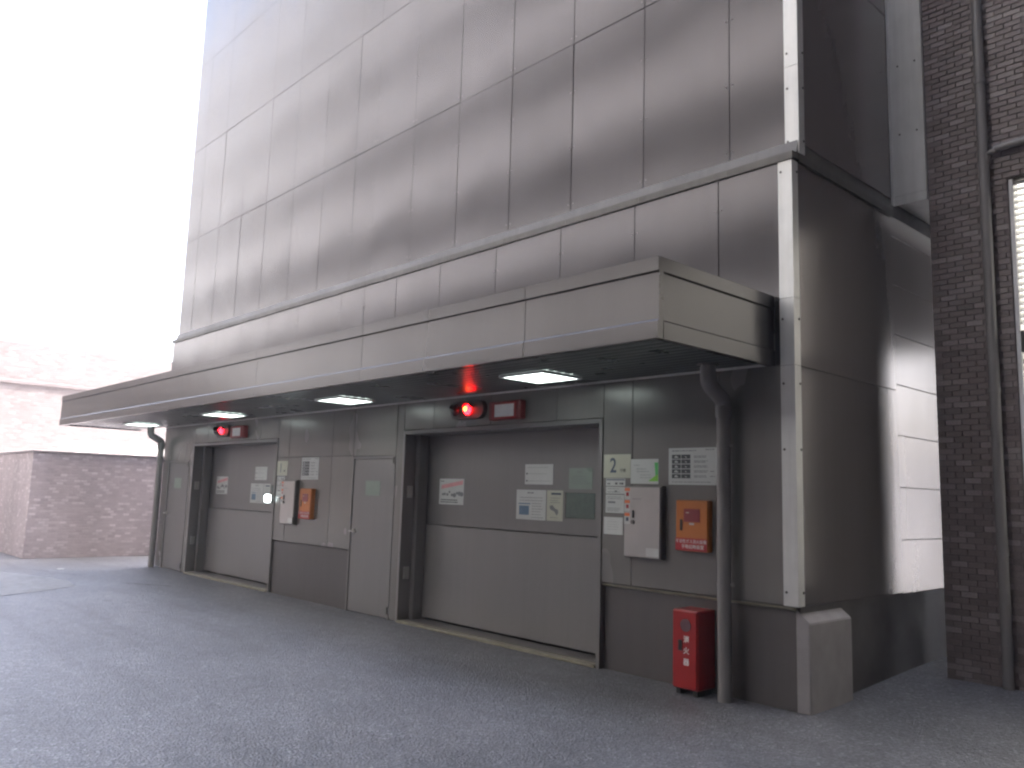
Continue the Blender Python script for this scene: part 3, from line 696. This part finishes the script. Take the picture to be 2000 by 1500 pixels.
vis = [q for q in tiles if q[0] < 1.12 and q[3] < 5.9 and not (0.0 < q[0] < 0.0)]
vis.sort(key=lambda q: ((q[0] + q[1]) / 2 - camv.x) ** 2 + (BY - camv.y) ** 2 + ((q[2] + q[3]) / 2 - camv.z) ** 2 - 2.0 * ((q[1] - q[0]) > 0.1))
near = set(vis[:295])
meshes = {}
for q in tiles:
    if q not in near: continue
    key = (round(q[1] - q[0], 3))
    if key not in meshes:
        bm = bmesh.new(); w = q[1] - q[0]; abox(bm, -w / 2, w / 2, -0.004, 0.010, 0, TH - 0.006, 0.002)
        mm = bpy.data.meshes.new('wall_tile'); bm.to_mesh(mm); bm.free(); mm.materials.append(M_TILE); meshes[key] = mm
    o = link('wall_tile', meshes[key], None, bb); o.location = Vector(((q[0] + q[1]) / 2, BY + 0.003 + random.uniform(-0.001, 0.001), q[2])) - bb.location
bm = bmesh.new()
for q in tiles:
    if q not in near: abox(bm, q[0], q[1], BY - 0.001, BY + 0.0115, q[2], q[3], 0.002)
build('wall_tiles', bm, M_TILE, bb, kind='stuff')
box('wall', BX, 2.5, 9.6, 10.0, 0.0, ZO1, M_TILEFILL, bb)  # unseen back walls added to narrow the light through the passage
box('wall', 3.8, 14.0, 9.6, 10.0, 0.0, ZO1, M_TILEFILL, bb)
# louvred screen in the opening
box('louvre_frame', OX + 0.002, OX + 0.035, BY + 0.02, BY + 0.12, ZO0 + 0.001, ZO1 - 0.001, M_WHITE, bb, 0.003)
box('louvre_frame', OX + 0.036, 3.2, BY + 0.02, BY + 0.12, 2.80, 2.98, M_BAND, bb, 0.003)
k = 0; z = ZO0 + 0.03
while z < ZO1 - 0.05:
    if not (2.74 < z < 2.99):
        bm = bmesh.new(); prism(bm, [(BY + 0.03, z), (BY + 0.034, z - 0.004), (BY + 0.10, z + 0.045), (BY + 0.096, z + 0.05)], 'x', OX + 0.036, 3.19)
        build('louvre_slat', bm, M_WHITE, bb)
    z += 0.055; k += 1
M_LITWIN = emit('lit_window_pane', (1.0, 0.94, 0.84), 0.25)
box('window_pane', OX + 0.036, 3.19, BY + 0.14, BY + 0.15, ZO0 + 0.001, ZO1 - 0.001, M_LITWIN, bb)
# gap cover between tower and tiled building
cov = thing('gap_cover', (0.16, 1.86, 4.27), 'white metal cover strip closing the gap between tower and tiled building', 'cover strip')
bm = bmesh.new(); prism(bm, [(0.024, 1.80), (0.028, 1.80), (0.028, 1.852), (0.318, 1.852), (0.318, 1.894), (0.312, 1.894), (0.312, 1.858), (0.024, 1.858)], 'z', 4.36, 20.0); build('cover_sheet', bm, M_TRIM, cov)
bm = bmesh.new(); prism(bm, [(0.024, 1.80), (0.029, 1.80), (0.029, 1.850), (0.320, 1.850), (0.320, 1.894), (0.312, 1.894), (0.312, 1.858), (0.024, 1.858)], 'z', 4.27, 4.356); build('cover_sheet', bm, M_TRIM, cov)
box('gap_sky_block', 0.0305, 0.311, 1.8955, 9.5, 4.30, 4.33, M_TRIM, cov)  # added strip that keeps sky light out of the gap
for z in (4.95, 5.63, 6.4, 7.2):
    for x in (0.10, 0.255): cyl('screw', (x, 1.852, z), (x, 1.847, z), 0.009, M_SCREW, cov, 8)
# drain pipe on the tiles
px, py_, PR = 0.80, 1.84, 0.042
t = thing('wall_drain_pipe', (px, py_, 0.09), 'grey drain pipe with a side branch on the dark tiled wall', 'pipe')
cyl('pipe_shaft', (px, py_, 0.085), (px, py_, 9.0), PR, M_PIPE, t, 24)
bm = bmesh.new(); tube(bm, [(px, py_, 4.44), (px + 0.03, py_, 4.53), (px + 0.09, py_, 4.57), (px + 0.2, py_, 4.575), (1.9, py_, 4.60)], 0.034, 20); build('branch_pipe', bm, M_PIPE, t, smooth=True)
for z in (5.21, 2.48, 1.15): cyl('pipe_joint', (px, py_, z - 0.02), (px, py_, z + 0.02), PR + 0.007, M_PIPE, t, 24)
for z in (3.6, 1.9):
    box('pipe_clamp', px - 0.012, px + 0.012, py_ + PR - 0.003, BY + 0.011, z - 0.01, z + 0.01, M_STEELD, t)

# ------------------------------------------------------------------ left background
lw = thing('tiled_wall', (-15.35, 3.0, 0), 'low brownish tiled wall beyond the left end of the canopy', 'wall')
box('wall_face', -22.0, -15.15, -1.62, 14.0, 0.0, 2.06, M_TILEFAR, lw)
box('coping', -22.01, -15.12, -1.65, 14.0, 2.061, 2.10, simple('coping_stone', (0.42, 0.37, 0.37), 0.7), lw, 0.01)
pb = thing('pale_tiled_building', (-26.0, 4.0, 0), 'pale pinkish tiled building fading into the bright sky behind the low wall', 'building')
box('wall_lower', -38.0, -22.05, -16.0, 22.0, 0.0, 4.05, M_TILEPALE, pb)
box('wall_upper', -38.0, -22.15, -16.0, 22.0, 4.15, 5.2, M_TILEPALE, pb)
box('string_course', -38.0, -22.0, -16.02, 22.02, 4.051, 4.149, simple('pale_stone', (0.13, 0.11, 0.114), 0.7), pb, 0.01)
wp = thing('white_panel_fence', (-18.5, 2.0, 2.1), 'white panelled strip with small grey openings on top of the low wall', 'fence')
box('fence_board', -18.56, -18.5, 0.0, 4.5, 2.101, 2.46, M_WHITE, wp, 0.005)
for k in range(6):
    box('fence_opening', -18.503, -18.494, 0.12 + k * 0.72, 0.55 + k * 0.72, 2.20, 2.30, simple('grey_insert', (0.35, 0.33, 0.33), 0.6), wp)

# ------------------------------------------------------------------ apartment block across the yard
ab = thing('apartment_block', (-6.0, -12.0, 0), 'apartment block with white balcony parapets across the yard', 'building')
AX0, AX1, AY = -60.0, 12.0, -8.3
box('wall', AX0, AX1, -18.0, AY - 1.3, 0.0, 22.5, M_TILEFILL, ab)
M_PARA = simple('parapet_paint', (0.78, 0.77, 0.76), 0.6, 0, 0.05)
for k in range(7):
    z = 4.4 + 2.95 * k
    box('balcony_slab', AX0, AX1, AY - 1.299, AY - 0.101, z - 0.16, z, M_MORTAR, ab)
    box('balcony_parapet', AX0, AX1, AY - 0.10, AY, z - 0.16, z + 1.15, M_PARA, ab)
    for j in range(11): box('balcony_divider', AX0 + 0.5 + j * 6.3, AX0 + 0.6 + j * 6.3, AY - 1.298, AY - 0.102, z + 0.001, z + 2.78, M_MORTAR, ab)

# wing of the tiled building along the right side of the yard
wg = thing('building_wing', (9.0, -8.0, 0), 'wing of the dark tiled building along the right side of the yard, with an added shading overhang', 'building')
box('wall', 4.6, 14.0, -8.0, 1.9, 0.0, 14.0, M_TILEFILL, wg)
box('shade_overhang', 1.7, 4.599, -8.0, -1.3, 4.6, 14.0, M_TILEFILL, wg)  # out-of-view overhang added to darken the ground and facade at right
box('parapet', 4.55, 14.0, -8.0, 1.895, 14.001, 15.0, M_PARA, wg)

# thin volume added to stand in for lens glare, lifts the far left
hz_m = bpy.data.materials.new('glare_veil_volume'); hz_m.use_nodes = True
hn = hz_m.node_tree; hn.nodes.remove(hn.nodes['Principled BSDF'])
pv = hn.nodes.new('ShaderNodeVolumePrincipled'); pv.inputs['Density'].default_value = 0.005; pv.inputs['Color'].default_value = (1, 1, 1, 1)
hn.links.new(pv.outputs[0], hn.nodes['Material Output'].inputs['Volume'])
bm = bmesh.new(); abox(bm, -610, 610, -610, 610, -1.0, 23.0)
build('glare_veil', bm, hz_m, kind='stuff')
